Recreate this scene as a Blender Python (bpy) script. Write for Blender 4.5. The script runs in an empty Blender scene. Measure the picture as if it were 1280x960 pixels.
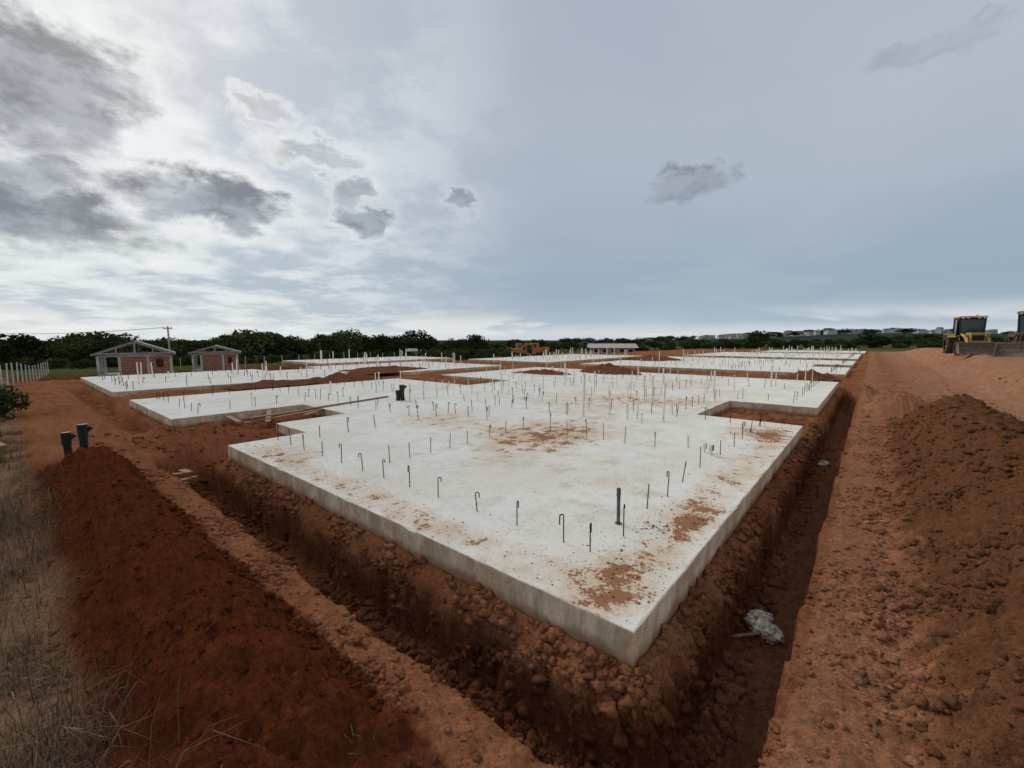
import bpy, math, random
import numpy as np
from mathutils import Vector, Matrix
rng=np.random.default_rng(7); random.seed(7)
sc=bpy.context.scene
# ---------------------------------------------------------------- site frame
# site frame: x'=v (along 50 deg), y'=u (along 140 deg), origin = near slab corner; slab top z=0
OX,OY=0.842,2.753
UA=math.radians(140); VA=math.radians(50)
M_SITE=Matrix.Translation((OX,OY,0))@Matrix.Rotation(VA,4,'Z')
def w2s(x,y):
    dx=x-OX;dy=y-OY
    return dx*math.cos(UA)+dy*math.sin(UA), dx*math.cos(VA)+dy*math.sin(VA)
def s2w(u,v):
    return OX+u*math.cos(UA)+v*math.cos(VA), OY+u*math.sin(UA)+v*math.sin(VA)
CU,CV=w2s(0,0)
# ---------------------------------------------------------------- noise
perm=rng.permutation(256); perm=np.concatenate([perm,perm,perm])
ga=rng.uniform(0,2*math.pi,256); GX=np.cos(ga); GY=np.sin(ga)
def perlin(x,y):
    x=np.asarray(x,float);y=np.asarray(y,float)
    xi=np.floor(x).astype(int);yi=np.floor(y).astype(int)
    xf=x-xi;yf=y-yi
    a=xi&255;b=yi&255
    def g(i,j,fx,fy):
        h=perm[perm[(a+i)&255]+((b+j)&255)]
        return GX[h]*fx+GY[h]*fy
    su=xf*xf*xf*(xf*(xf*6-15)+10);sv=yf*yf*yf*(yf*(yf*6-15)+10)
    n0=g(0,0,xf,yf)*(1-su)+g(1,0,xf-1,yf)*su
    n1=g(0,1,xf,yf-1)*(1-su)+g(1,1,xf-1,yf-1)*su
    return (n0*(1-sv)+n1*sv)*1.4
def fbm(x,y,o=4,g=.5):
    s=0;a=1
    for i in range(o):
        s=s+a*perlin(x+i*17.3,y-i*9.1);x=x*2.03;y=y*2.03;a*=g
    return s
def cells(x,y,seed=0,dens=.7):
    xi=np.floor(x).astype(int);yi=np.floor(y).astype(int)
    out=np.zeros_like(x)
    for i in(-1,0,1):
        for j in(-1,0,1):
            a=(xi+i+seed)&255;b=(yi+j+seed*3)&255
            h=perm[perm[a]+b];h2=perm[h+37];h3=perm[h2+91]
            cx=xi+i+.1+.8*h/255.;cy=yi+j+.1+.8*h2/255.
            r=(.08+.55*(h3/255.)**3)
            d2=(x-cx)**2+(y-cy)**2
            out=np.maximum(out,np.sqrt(np.clip(r*r-d2,0,None)))
    return out
def ss(a,b,x):
    t=np.clip((x-a)/(b-a),0,1);return t*t*(3-2*t)
# ---------------------------------------------------------------- slab plan (u,v)
BLOCKS=[
 [(0,0),(8.2,0),(8.2,1.5),(9.8,1.5),(9.8,3.3),(12.4,3.3),(12.4,0),(17.9,0),(17.9,10.6),(12.6,10.6),(12.6,13.6),(17.9,13.6),(17.9,22.9),(0,22.9),(0,12.8),(2.4,12.8),(2.4,9.3),(0,9.3)],
 [(21.3,0),(31.5,0),(31.5,8.5),(29,8.5),(29,12),(31.5,12),(31.5,22.9),(21.3,22.9),(21.3,13.6),(23.5,13.6),(23.5,10.5),(21.3,10.5)],
 [(0,29),(17.9,29),(17.9,50),(0,50),(0,41),(2.4,41),(2.4,37),(0,37)],
 [(21.3,29),(31.5,29),(31.5,50),(21.3,50)],
 [(0,56),(17.9,56),(17.9,76),(0,76)],
 [(-.3,82),(14,82),(14,98),(-.3,98)],
 [(35,15),(43,15),(43,30),(35,30)],
]
def inside(u,v,poly,m=0.0):
    ins=np.zeros(u.shape,bool)
    n=len(poly)
    for i in range(n):
        u1,v1=poly[i];u2,v2=poly[(i+1)%n]
        if u1==u2: continue
        c=((u1>u)!=(u2>u))&(v<(v2-v1)*(u-u1)/(u2-u1)+v1)
        ins^=c
    return ins
def smooth_tri(p): return np.sin(np.clip(p,0,1)*math.pi/2)**1.35
def terrain(u,v):
    u=np.asarray(u,float);v=np.asarray(v,float)
    r=np.hypot(u-CU,v-CV); near=np.exp(-r/14.)
    lo=fbm(u*.3,v*.3,3); mid=fbm(u*1.6+5,v*1.6,3); hi=fbm(u*7,v*7+3,4,.6)
    wob=perlin(u*1.3+9,v*1.3)*.05+perlin(u*5,v*5)*.034+perlin(u*14,v*14)*.018
    top=-.23+.03*lo+.018*mid
    di=np.hypot(np.clip(-u,0,None),np.clip(-v,0,None))
    rid=np.abs(perlin(u*3.3+2,v*3.3))*.11+np.abs(perlin(u*8+2,v*8))*.05
    di2=di+(wob*.9+.03*hi+rid-.05)*ss(.02,.12,di)
    bottom=-.86+.02*mid+.05*ss(.55,.8,di)
    bank=-.25-.5*np.clip(di2,0,.07)-1.0*np.clip(di2-.07,0,.13)-5.5*np.clip(di2-.20,0,1)
    bank=bank+(.05*mid+.04*hi)*ss(0.03,.12,di)
    bank=np.maximum(bank,bottom)
    do=np.maximum(-u-.82,-v-.93)+wob*.8
    inner=np.minimum(bank,top+.02)
    t=ss(-.05,.0,do)
    tr=inner*(1-t)+(top-.03*ss(.2,0,do))*t
    fl=ss(9.6,8.4,u)+0*v; fr=ss(24,20,v)
    f=np.where(v<-0,np.where(u>0,fl,1),1)*np.where(u<0,np.where(v>0,fr,1),1)
    z=tr*f+top*(1-f)
    z=z-.25*np.exp(-(((u-9.0)/.55)**2+((v+.25)/1.0)**2))
    z=z+.20*np.exp(-(((u-10.8)/1.1)**2+((v-.6)/.5)**2))*(1+.5*mid)
    z=z+.16*np.exp(-(((u-9.3)/.6)**2+((v-.9)/.5)**2))
    z=z-.22*ss(.35,.1,np.abs(v+.55))*ss(12.,12.6,u)*ss(30,26,u)
    z=z+(.12*mid*np.clip(lo+.6,0,1.5))*ss(8.,10,u)*ss(-2.2,-1.4,v)*ss(2,0,v)*ss(30,20,u)
    # left mound
    vc=-1.88+.09*perlin(u*.6,3.3+0*u); w=.67+.07*perlin(u*.9,7+0*u)
    p=1-np.abs(v-vc)/w
    mh=(.45+.10*perlin(u*.7,1.7+0*u)+.05*perlin(u*2.5,1.7+0*u))*ss(.15,1.3,u)*ss(10.0,8.4,u)
    lm=mh*smooth_tri(p)
    lm=np.maximum(lm,.16*np.exp(-(((u-.75)/.22)**2+((v+1.45)/.17)**2)))
    # right mound
    uc=-2.72+.16*perlin(v*.4,5+0*v); w2=1.30+.08*perlin(v*.7,2+0*v)
    p2=1-np.abs(u-uc)/w2
    mh2=(.92+.13*perlin(v*.45,8.7+0*v)+.07*perlin(v*1.6,4.+0*v))*ss(-2.2,-.2,v)*ss(13.6,11.0,v)
    rm=mh2*smooth_tri(p2)
    p3=1-np.abs(u+1.9)/.9
    rm=np.maximum(rm,.38*smooth_tri(p3)*ss(14,15,v)*ss(21,18,v))
    p4=1-np.abs(u+.9)/.6
    rm=np.maximum(rm,.3*smooth_tri(p4)*ss(17,18.5,v)*ss(23,21.5,v))
    mm=ss(.02,.15,lm+rm)
    z=z+lm+rm+mm*(.065*mid+.04*hi)*ss(60,20,r)
    gap=ss(18.0,18.8,u)*ss(21.2,20.6,u)*ss(-1,0,v)
    z=z+gap*(.12+.25*np.maximum(0,perlin(u*.2,v*.28+2)))
    gap2=ss(23.2,24.2,v)*ss(28.8,27.6,v)*ss(-.5,.5,u)
    z=z+gap2*(.05+.35*np.maximum(0,perlin(u*.33+3,v*.2+2)))
    nt=ss(12.9,13.4,u)*ss(17.9,17,u)*ss(10.8,11.2,v)*ss(13.5,13,v)
    z=z+nt*.30*(.7+.5*mid)
    # loose clods, patchy and warped
    wx=u+.10*perlin(u*4,v*4+9)+.03*perlin(u*13,v*13);wy=v+.10*perlin(u*4+7,v*4)+.03*perlin(u*13+5,v*13)
    c1=cells(wx*5,wy*5,3)*.055+cells(wx*11,wy*11,11)*.035+cells(wx*24,wy*24,5)*.02
    patch=np.clip(fbm(u*1.1+30,v*1.1,3)*1.1+.45,0.08,1)
    onbank=ss(.05,.2,di)*ss(.1,-.1,do)
    low=ss(-.76,-.82,z)
    z=z+near*c1*np.clip(patch*(.8+.3*mm)+onbank*.7,0,1.4)*(1-.85*low)
    z=z+near*.022*hi*(1-.6*low)
    # raised bank on the right where the machines stand
    z=z+1.25*ss(-4.6,-6.6,u+.5*perlin(u*.2,v*.2))*ss(12,23,v)*ss(120,70,v)+.12*mid*ss(-4.6,-5.4,u)*ss(12,23,v)*ss(80,50,r)
    z=z-.6*ss(32,43,u)-1.2*ss(47,90,u)
    x,y=s2w(u,v)
    az=np.degrees(np.arctan2(x,y)); 
    hill=ss(280,620,r)*(1.0+7.5*ss(14,32,az)*ss(75,52,az)+1.8*perlin(az*.09,r*.002)+.8*perlin(az*.5,r*.004))
    z=z+hill
    for b in BLOCKS:
        (mu,mv),(Mu,Mv)=np.min(b,0),np.max(b,0)
        bb=(u>mu-1)&(u<Mu+1)&(v>mv-1)&(v<Mv+1)
        if bb.any():
            ii=inside(u,v,b)
            z=np.where(ii,np.minimum(z,-.33),z)
    return z
def tcolor(u,v,z):
    r=np.hypot(u-CU,v-CV)
    n=fbm(u*.8,v*.8,4)*.5+.5; n2=fbm(u*6,v*6,3)*.5+.5
    def C(*c): return np.array(c)
    def mix(a,b,t): return a*(1-t[...,None])+b*t[...,None]
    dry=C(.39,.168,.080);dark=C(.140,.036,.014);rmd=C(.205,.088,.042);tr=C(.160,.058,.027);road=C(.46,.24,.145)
    col=np.ones(u.shape+(3,))*dry
    col=mix(col,C(.25,.086,.038),np.clip(n*1.3-.2,0,1)*.85)
    col=mix(col,C(.44,.21,.115),ss(-.84,-.95,u)*ss(-1.9,-1.3,u)*ss(-1.5,0,v)*.6)
    col=mix(col,C(.38,.155,.078),ss(-.9,-1.0,v)*ss(-1.7,-1.2,v)*ss(-.5,1,u)*.6)
    col=mix(col,road,ss(-1.2,-4.,u)*ss(10,15,v)*(.6+.4*n))
    di=np.hypot(np.clip(-u,0,None),np.clip(-v,0,None))
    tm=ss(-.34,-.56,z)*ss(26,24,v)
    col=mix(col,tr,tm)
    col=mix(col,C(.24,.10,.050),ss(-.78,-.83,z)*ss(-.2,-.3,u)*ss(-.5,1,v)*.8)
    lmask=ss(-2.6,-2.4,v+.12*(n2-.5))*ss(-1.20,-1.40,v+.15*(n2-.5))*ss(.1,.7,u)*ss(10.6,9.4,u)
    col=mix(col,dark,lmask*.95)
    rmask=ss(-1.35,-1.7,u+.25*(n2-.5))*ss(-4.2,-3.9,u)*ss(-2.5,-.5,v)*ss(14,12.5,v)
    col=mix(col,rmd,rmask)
    col=mix(col,C(.27,.096,.045),ss(8.,9,u)*ss(12.6,12.,u)*ss(-.9,-.2,v)*.8)
    gm=ss(-2.35,-2.75,v+.3*(n-.5))*ss(-.5,.6,u)
    col=mix(col,C(.35,.215,.125),gm*.85)
    col=mix(col,C(.19,.135,.075),gm*ss(.45,.75,n)*.6)
    gr=np.maximum(ss(44,52,u+5*(n-.5)),ss(-2.8,-4.5,v+1.5*(n-.5))*ss(13,19,u))
    gr=np.maximum(gr,ss(104,112,v))
    gr=np.maximum(gr,ss(-9,-14,u+2*(n-.5))*ss(38,50,v))
    col=mix(col,mix(np.ones(u.shape+(3,))*C(.065,.10,.028),C(.15,.13,.055),np.clip(n2*n*1.6,0,1)),gr)
    col=mix(col,C(.045,.062,.050),ss(180,500,r))
    col=col*(.78+.44*n2)[...,None]
    return np.clip(col,0,1)
# ---------------------------------------------------------------- mesh helpers
def link(o,parent=None):
    sc.collection.objects.link(o)
    if parent is not None: o.parent=parent
    return o
def mesh_np(name,V,F,mats,smooth=False,col=None,midx=None):
    V=np.asarray(V,np.float32);F=np.asarray(F,np.int32)
    me=bpy.data.meshes.new(name)
    nf,k=F.shape
    me.vertices.add(len(V));me.vertices.foreach_set('co',V.ravel())
    me.loops.add(nf*k);me.loops.foreach_set('vertex_index',F.ravel())
    me.polygons.add(nf);me.polygons.foreach_set('loop_start',np.arange(0,nf*k,k,dtype=np.int32))
    if smooth: me.polygons.foreach_set('use_smooth',np.ones(nf,bool))
    for m in mats: me.materials.append(m)
    if midx is not None: me.polygons.foreach_set('material_index',np.asarray(midx,np.int32))
    me.update(calc_edges=True)
    if col is not None:
        ca=me.color_attributes.new('Col','FLOAT_COLOR','POINT')
        c4=np.ones((len(V),4),np.float32);c4[:,:3]=col
        ca.data.foreach_set('color',c4.ravel())
    return me
class Acc:
    def __init__(s): s.V=[];s.F=[];s.M=[]
    def add(s,vs,fs,m=0):
        b=len(s.V);s.V+= [tuple(v) for v in vs]
        for f in fs: s.F.append(tuple(b+i for i in f));s.M.append(m)
    def box(s,c,d,m=0,rot=None,taper=1.0,bev=0):
        cx,cy,cz=c;dx,dy,dz=d[0]/2,d[1]/2,d[2]/2
        vs=[]
        for zz,t in((-1,1),(1,taper)):
            for xx,yy in((-1,-1),(1,-1),(1,1),(-1,1)):
                vs.append(Vector((xx*dx*t,yy*dy*t,zz*dz)))
        if rot is not None: vs=[rot@v for v in vs]
        s.add([(v.x+cx,v.y+cy,v.z+cz) for v in vs],[(3,2,1,0),(4,5,6,7),(0,1,5,4),(1,2,6,5),(2,3,7,6),(3,0,4,7)],m)
    def tube(s,pts,rad,n=6,m=0,caps=True):
        pts=[Vector(p) for p in pts]
        if not hasattr(rad,'__len__'): rad=[rad]*len(pts)
        vs=[];prev=None
        for i,p in enumerate(pts):
            d=(pts[min(i+1,len(pts)-1)]-pts[max(i-1,0)]).normalized()
            if prev is None:
                a=Vector((0,0,1)) if abs(d.z)<.9 else Vector((1,0,0))
                x=d.cross(a).normalized()
            else: x=(prev-d*prev.dot(d)).normalized()
            prev=x;y=d.cross(x)
            for k in range(n):
                t=2*math.pi*k/n
                vs.append(p+(x*math.cos(t)+y*math.sin(t))*rad[i])
        fs=[]
        for i in range(len(pts)-1):
            for k in range(n):
                fs.append((i*n+k,i*n+(k+1)%n,(i+1)*n+(k+1)%n,(i+1)*n+k))
        if caps:
            fs.append(tuple(range(n-1,-1,-1)));fs.append(tuple((len(pts)-1)*n+k for k in range(n)))
        s.add(vs,fs,m)
    def obj(s,name,mats,parent=None,matrix=None,smooth=False,bevel=0):
        me=bpy.data.meshes.new(name);me.from_pydata(s.V,[],s.F)
        for mm in mats: me.materials.append(mm)
        me.polygons.foreach_set('material_index',s.M)
        if smooth: me.polygons.foreach_set('use_smooth',[True]*len(s.F))
        me.update()
        o=link(bpy.data.objects.new(name,me),parent)
        if matrix is not None: o.matrix_world=matrix
        if bevel:
            b=o.modifiers.new('bevel','BEVEL');b.width=bevel;b.segments=2;b.limit_method='ANGLE'
        return o
def empty(name,matrix=None):
    e=link(bpy.data.objects.new(name,None))
    if matrix is not None: e.matrix_world=matrix
    return e
# ---------------------------------------------------------------- materials
def newmat(name):
    m=bpy.data.materials.new(name);m.use_nodes=True
    nt=m.node_tree;b=nt.nodes['Principled BSDF'];return m,nt,b
def diffmat(name):
    m=bpy.data.materials.new(name);m.use_nodes=True;nt=m.node_tree
    nt.nodes.remove(nt.nodes['Principled BSDF']);b=nt.nodes.new('ShaderNodeBsdfDiffuse');b.inputs['Roughness'].default_value=.6
    nt.links.new(b.outputs[0],nt.nodes['Material Output'].inputs['Surface']);return m,nt,b
def N(nt,t,**k):
    n=nt.nodes.new(t)
    for a,v in k.items(): setattr(n,a,v)
    return n
def simple(name,col,rough=.7,metal=0,var=.15,scale=8,bump=.0,spec=.3):
    m,nt,b=newmat(name)
    tc=N(nt,'ShaderNodeTexCoord');no=N(nt,'ShaderNodeTexNoise');no.inputs['Scale'].default_value=scale;no.inputs['Detail'].default_value=3
    nt.links.new(tc.outputs['Object'],no.inputs['Vector'])
    r=N(nt,'ShaderNodeValToRGB');r.color_ramp.elements[0].position=.3;r.color_ramp.elements[1].position=.7
    r.color_ramp.elements[0].color=[c*(1-var) for c in col]+[1];r.color_ramp.elements[1].color=[min(1,c*(1+var)) for c in col]+[1]
    nt.links.new(no.outputs['Fac'],r.inputs['Fac']);nt.links.new(r.outputs['Color'],b.inputs['Base Color'])
    b.inputs['Roughness'].default_value=rough;b.inputs['Metallic'].default_value=metal;b.inputs['Specular IOR Level'].default_value=spec
    if bump:
        bu=N(nt,'ShaderNodeBump');bu.inputs['Distance'].default_value=bump;nt.links.new(no.outputs['Fac'],bu.inputs['Height']);nt.links.new(bu.outputs['Normal'],b.inputs['Normal'])
    return m
def soil_mat(name):
    m,nt,b=diffmat(name);L=nt.links.new
    at=N(nt,'ShaderNodeAttribute',attribute_name='Col')
    g=N(nt,'ShaderNodeNewGeometry')
    n1=N(nt,'ShaderNodeTexNoise');n1.inputs['Scale'].default_value=22;n1.inputs['Detail'].default_value=5;n1.inputs['Roughness'].default_value=.8
    L(g.outputs['Position'],n1.inputs['Vector'])
    mr=N(nt,'ShaderNodeMapRange');mr.inputs['From Min'].default_value=.3;mr.inputs['From Max'].default_value=.7;mr.inputs['To Min'].default_value=.5;mr.inputs['To Max'].default_value=1.5
    L(n1.outputs['Fac'],mr.inputs['Value'])
    vm=N(nt,'ShaderNodeVectorMath',operation='SCALE');L(at.outputs['Color'],vm.inputs[0]);L(mr.outputs[0],vm.inputs['Scale'])
    L(vm.outputs[0],b.inputs['Color'])
    b2=N(nt,'ShaderNodeBump');b2.inputs['Distance'].default_value=.05;b2.inputs['Strength'].default_value=1;L(n1.outputs['Fac'],b2.inputs['Height'])
    L(b2.outputs['Normal'],b.inputs['Normal'])
    return m
def slab_mat():
    m,nt,b=diffmat('slab_concrete');L=nt.links.new
    tc=N(nt,'ShaderNodeTexCoord');g=N(nt,'ShaderNodeNewGeometry')
    P=tc.outputs['Object']
    def noise(sc_,det=6,ro=.6,vec=P):
        n=N(nt,'ShaderNodeTexNoise');n.inputs['Scale'].default_value=sc_;n.inputs['Detail'].default_value=det;n.inputs['Roughness'].default_value=ro;L(vec,n.inputs['Vector']);return n.outputs['Fac']
    def mr(v,a,c,d=0,e=1):
        n=N(nt,'ShaderNodeMapRange');n.interpolation_type='SMOOTHSTEP'
        for k,x in zip(('From Min','From Max','To Min','To Max'),(a,c,d,e)): n.inputs[k].default_value=x
        L(v,n.inputs['Value']);return n.outputs[0]
    def ma(op,a,c=None):
        n=N(nt,'ShaderNodeMath',operation=op)
        for i,x in enumerate((a,c)):
            if x is None: continue
            if isinstance(x,(int,float)): n.inputs[i].default_value=x
            else: L(x,n.inputs[i])
        return n.outputs[0]
    def mix(f,a,c):
        n=N(nt,'ShaderNodeMix',data_type='RGBA')
        L(f,n.inputs[0])
        for i,x in ((6,a),(7,c)):
            if isinstance(x,tuple): n.inputs[i].default_value=x+(1,)
            else: L(x,n.inputs[i])
        return n.outputs[2]
    nA=noise(.5,3,.6);nB=noise(3.2,4,.72);nC=noise(28,4,.72);nD=noise(1.3,5,.7)
    col=mix(mr(nA,.38,.62),(.87,.82,.71),(.94,.91,.83))
    col=mix(mr(nB,.47,.68,0,.55),col,(.78,.72,.59))
    col=mix(mr(nD,.53,.62,0,.36),col,(.72,.66,.53))
    col=mix(mr(nC,.54,.68,0,.55),col,(.56,.50,.40))
    sx=N(nt,'ShaderNodeSeparateXYZ');L(P,sx.inputs[0])
    X=sx.outputs[0];Y=sx.outputs[1];Z=sx.outputs[2]
    def blob(x,y,rx,ry,s):
        a=ma('MULTIPLY',ma('SUBTRACT',X,x),1/rx);c=ma('MULTIPLY',ma('SUBTRACT',Y,y),1/ry)
        d=ma('SQRT',ma('ADD',ma('MULTIPLY',a,a),ma('MULTIPLY',c,c)))
        return mr(d,0,1,s,0)
    acc=blob(4.6,4.0,3.8,2.4,.42)
    for q in((.6,.40,1.2,.6,.32),(2.1,.30,1.1,.45,.28),(4.5,.25,6,.6,.30),(.25,3,.6,5.5,.32),(.5,6.8,1.0,2.2,.28),(7.8,.6,1.9,1.1,.38),(4.2,7,2.0,2.6,.28),(9.5,6,4.5,4.5,.26),(17,6,6,6,.24),(11.5,3,2.5,5,.25),(2.5,1.5,2.2,1.6,.18)):
        acc=ma('ADD',acc,blob(*q))
    film=ma('ADD',acc,ma('ADD',ma('MULTIPLY',nD,.7),ma('MULTIPLY',nB,.4)))
    fm=mr(film,.62,1.0,0,.60)
    col=mix(fm,col,(.66,.42,.21))
    film2=ma('ADD',acc,ma('ADD',ma('MULTIPLY',nB,1.15),ma('MULTIPLY',nC,.45)))
    cr=mr(film2,1.14,1.23,0,.88)
    col=mix(cr,col,(.34,.135,.058))
    sp=ma('MULTIPLY',mr(noise(15,3,.75),.62,.68),mr(ma('ADD',nD,ma('MULTIPLY',acc,.4)),.42,.60))
    col=mix(ma('MULTIPLY',sp,.8),col,(.38,.18,.085))
    mp=N(nt,'ShaderNodeMapping');mp.inputs['Scale'].default_value=(2.6,2.6,.9);L(P,mp.inputs['Vector'])
    st=noise(1,5,.74,mp.outputs[0])
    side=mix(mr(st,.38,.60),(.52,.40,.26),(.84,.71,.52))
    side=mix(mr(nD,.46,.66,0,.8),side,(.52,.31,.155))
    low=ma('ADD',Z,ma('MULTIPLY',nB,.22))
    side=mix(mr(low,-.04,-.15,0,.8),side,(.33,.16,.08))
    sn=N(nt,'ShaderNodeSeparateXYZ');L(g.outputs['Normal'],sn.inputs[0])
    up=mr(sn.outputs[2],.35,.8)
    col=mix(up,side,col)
    L(col,b.inputs['Color'])
    b1=N(nt,'ShaderNodeBump');b1.inputs['Distance'].default_value=.02;b1.inputs['Strength'].default_value=.6;L(ma('ADD',nC,ma('MULTIPLY',nB,.8)),b1.inputs['Height'])
    L(b1.outputs[0],b.inputs['Normal'])
    return m
def leaf_mat(name,c,var=.45):
    m,nt,b=diffmat(name);L=nt.links.new
    at=N(nt,'ShaderNodeAttribute',attribute_name='Col')
    oi=N(nt,'ShaderNodeObjectInfo')
    r=N(nt,'ShaderNodeMapRange');r.inputs['To Min'].default_value=1-var;r.inputs['To Max'].default_value=1+var;L(oi.outputs['Random'],r.inputs['Value'])
    vm=N(nt,'ShaderNodeVectorMath',operation='SCALE');L(at.outputs['Color'],vm.inputs[0]);L(r.outputs[0],vm.inputs['Scale'])
    L(vm.outputs[0],b.inputs['Color'])
    return m
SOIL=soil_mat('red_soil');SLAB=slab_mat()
RUST=simple('rusty_rebar',(.05,.033,.027),.75,.3,.4,60)
PVCW=simple('white_pvc',(.70,.66,.57),.5,0,.15,12)
BLACK=simple('black_plastic',(.015,.015,.017),.45,0,.3,20)
GREYP=simple('grey_pipe',(.10,.10,.10),.5,.2,.3,20)
CONC=simple('grey_concrete',(.42,.40,.36),.9,0,.25,3,.01)
WHITEC=simple('white_painted_post',(.56,.54,.48),.8,0,.3,9)
TOWNW=simple('town_wall',(.50,.51,.52),.9,0,.2,.05)
ROOFM=simple('weathered_roof_sheet',(.19,.18,.17),.8,0,.3,6)
WOOD=simple('timber',(.27,.15,.085),.85,0,.35,14,.004)
BARK=simple('bark',(.09,.07,.05),.9,0,.3,10)
YEL=simple('yellow_machine_paint',(.50,.31,.045),.55,0,.35,3,spec=.4)
DKM=simple('dark_machine_metal',(.03,.03,.032),.6,.2,.3,8)
TYRE=simple('tyre_rubber',(.06,.045,.036),.9,0,.5,5)
GLASS=simple('cab_glass',(.03,.04,.045),.15,0,.1,2,spec=.8)
ORNG=simple('orange_machine_paint',(.46,.17,.035),.55,0,.2,4)
STEEL=simple('bucket_steel',(.22,.17,.13),.7,.3,.3,8)
BAG=simple('paper_sack',(.66,.54,.42),.85,0,.6,14,.01)
LEAF=leaf_mat('foliage',(1,1,1));STRAW=leaf_mat('dry_grass_blades',(1,1,1),.1)
def brick_mat():
    m,nt,b=newmat('red_brick_wall');L=nt.links.new
    tc=N(nt,'ShaderNodeTexCoord');mp=N(nt,'ShaderNodeMapping');mp.inputs['Rotation'].default_value=(math.radians(90),0,0)
    L(tc.outputs['Object'],mp.inputs['Vector'])
    br=N(nt,'ShaderNodeTexBrick');br.inputs['Scale'].default_value=1;br.inputs['Brick Width'].default_value=.29;br.inputs['Row Height'].default_value=.19;br.inputs['Mortar Size'].default_value=.012
    br.inputs['Color1'].default_value=(.42,.15,.075,1);br.inputs['Color2'].default_value=(.30,.10,.05,1);br.inputs['Mortar'].default_value=(.35,.32,.28,1)
    L(mp.outputs[0],br.inputs['Vector']);L(br.outputs['Color'],b.inputs['Base Color']);b.inputs['Roughness'].default_value=.9
    return m
BRICK=brick_mat()
# ---------------------------------------------------------------- ground
def graded(c0,c1,lo,hi,d0,rate):
    a=list(np.arange(c0,c1,d0));x=a[-1];out=[]
    while x<hi: x+=d0+rate*(x-c1 if x>c1 else 0);out.append(x)
    y=a[0];neg=[]
    while y>lo: y-=d0+rate*(c0-y if y<c0 else 0);neg.append(y)
    return np.array(neg[::-1]+a+out)
gu=graded(-2.2,.15,-2500,3000,.020,.025);gv=graded(-2.3,.15,-2500,3000,.020,.024)
U_,V_=np.meshgrid(gu,gv,indexing='ij')
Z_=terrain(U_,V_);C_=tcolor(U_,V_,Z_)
nu,nv=U_.shape
idx=np.arange(nu*nv).reshape(nu,nv)
F=np.stack([idx[:-1,:-1],idx[:-1,1:],idx[1:,1:],idx[1:,:-1]],-1).reshape(-1,4)
Vg=np.stack([V_.ravel(),U_.ravel(),Z_.ravel()],-1)
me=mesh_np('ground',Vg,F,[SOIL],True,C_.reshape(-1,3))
og=link(bpy.data.objects.new('ground',me));og.matrix_world=M_SITE
# ---------------------------------------------------------------- slabs
def slab(poly,step):
    pts=[];nrm=[]
    n=len(poly)
    area=sum(poly[i][1]*poly[(i+1)%n][0]-poly[(i+1)%n][1]*poly[i][0] for i in range(n)) # in (v,u)
    P=[(p[1],p[0]) for p in poly]
    if area<0: P=P[::-1]
    for i in range(n):
        a=np.array(P[i],float);b=np.array(P[(i+1)%n],float);d=b-a;L=np.hypot(*d);k=max(1,int(L/step));t=d/L;nn=np.array((-t[1],t[0]))
        a0=np.array(P[i-1],float);tp=(a-a0)/np.hypot(*(a-a0));np_=np.array((-tp[1],tp[0]))
        for j in range(k):
            pts.append(a+d*j/k);nrm.append(nn+np_ if j==0 else nn)
    pts=np.array(pts);nrm=np.array(nrm);K=len(pts)
    jit=perlin(pts[:,0]*2.3,pts[:,1]*2.3)*.010+rng.normal(0,.0012,K)
    base=pts+nrm*jit[:,None]
    chip=np.clip(perlin(pts[:,0]*3+40,pts[:,1]*3)-.2,0,1)*.06
    r0=np.c_[base+nrm*(.012+chip)[:,None],np.zeros(K)]
    r1=np.c_[base+nrm*.003,-.006-chip*.5]
    r2=np.c_[base+nrm*.0,-.016-chip]
    r3=np.c_[base,-.6*np.ones(K)]
    V=np.concatenate([r0,r1,r2,r3]).tolist()
    fs=[tuple(range(K))]
    for a in range(3):
        for k in range(K):
            k2=(k+1)%K
            fs.append((a*K+k2,a*K+k,(a+1)*K+k,(a+1)*K+k2))
    me=bpy.data.meshes.new('concrete_foundation_slab');me.from_pydata(V,[],fs);me.materials.append(SLAB);me.update()
    o=link(bpy.data.objects.new('concrete_foundation_slab',me));o.matrix_world=M_SITE
    return o
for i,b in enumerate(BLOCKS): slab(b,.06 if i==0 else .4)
# ---------------------------------------------------------------- clods
def ico(sub):
    import bmesh
    bm=bmesh.new();bmesh.ops.create_icosphere(bm,subdivisions=sub,radius=1)
    v=np.array([x.co[:] for x in bm.verts]);f=np.array([[x.index for x in q.verts] for q in bm.faces]);bm.free();return v,f
I1=ico(1);I2=ico(2)
def rocks(name,u,v,size,z=None,colmul=1.0,base=I1,mat=SOIL,flat=.7,color=None):
    n=len(u);bv,bf=base;k=len(bv)
    zz=terrain(u,v) if z is None else z
    col=tcolor(u,v,zz) if color is None else np.ones((n,3))*np.array(color)
    col=np.clip(col*colmul*rng.uniform(.75,1.25,(n,1)),0,1)
    sc3=size[:,None]*rng.uniform(.65,1.3,(n,3))*np.array([1,1,flat])
    rad=1+.28*rng.normal(0,1,(n,k)).clip(-1.4,1.4)
    P=bv[None]*rad[...,None]*sc3[:,None,:]
    a=rng.uniform(0,6.28,n);c,s=np.cos(a)[:,None],np.sin(a)[:,None]
    X=P[...,0]*c-P[...,1]*s;Y=P[...,0]*s+P[...,1]*c
    V=np.stack([X+v[:,None],Y+u[:,None],P[...,2]+(zz+size*.2*flat)[:,None]],-1).reshape(-1,3)
    F=(bf[None]+(np.arange(n)*k)[:,None,None]).reshape(-1,3)
    me=mesh_np(name,V,F,[mat],False,np.repeat(col,k,0))
    o=link(bpy.data.objects.new(name,me));o.matrix_world=M_SITE;return o
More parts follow.
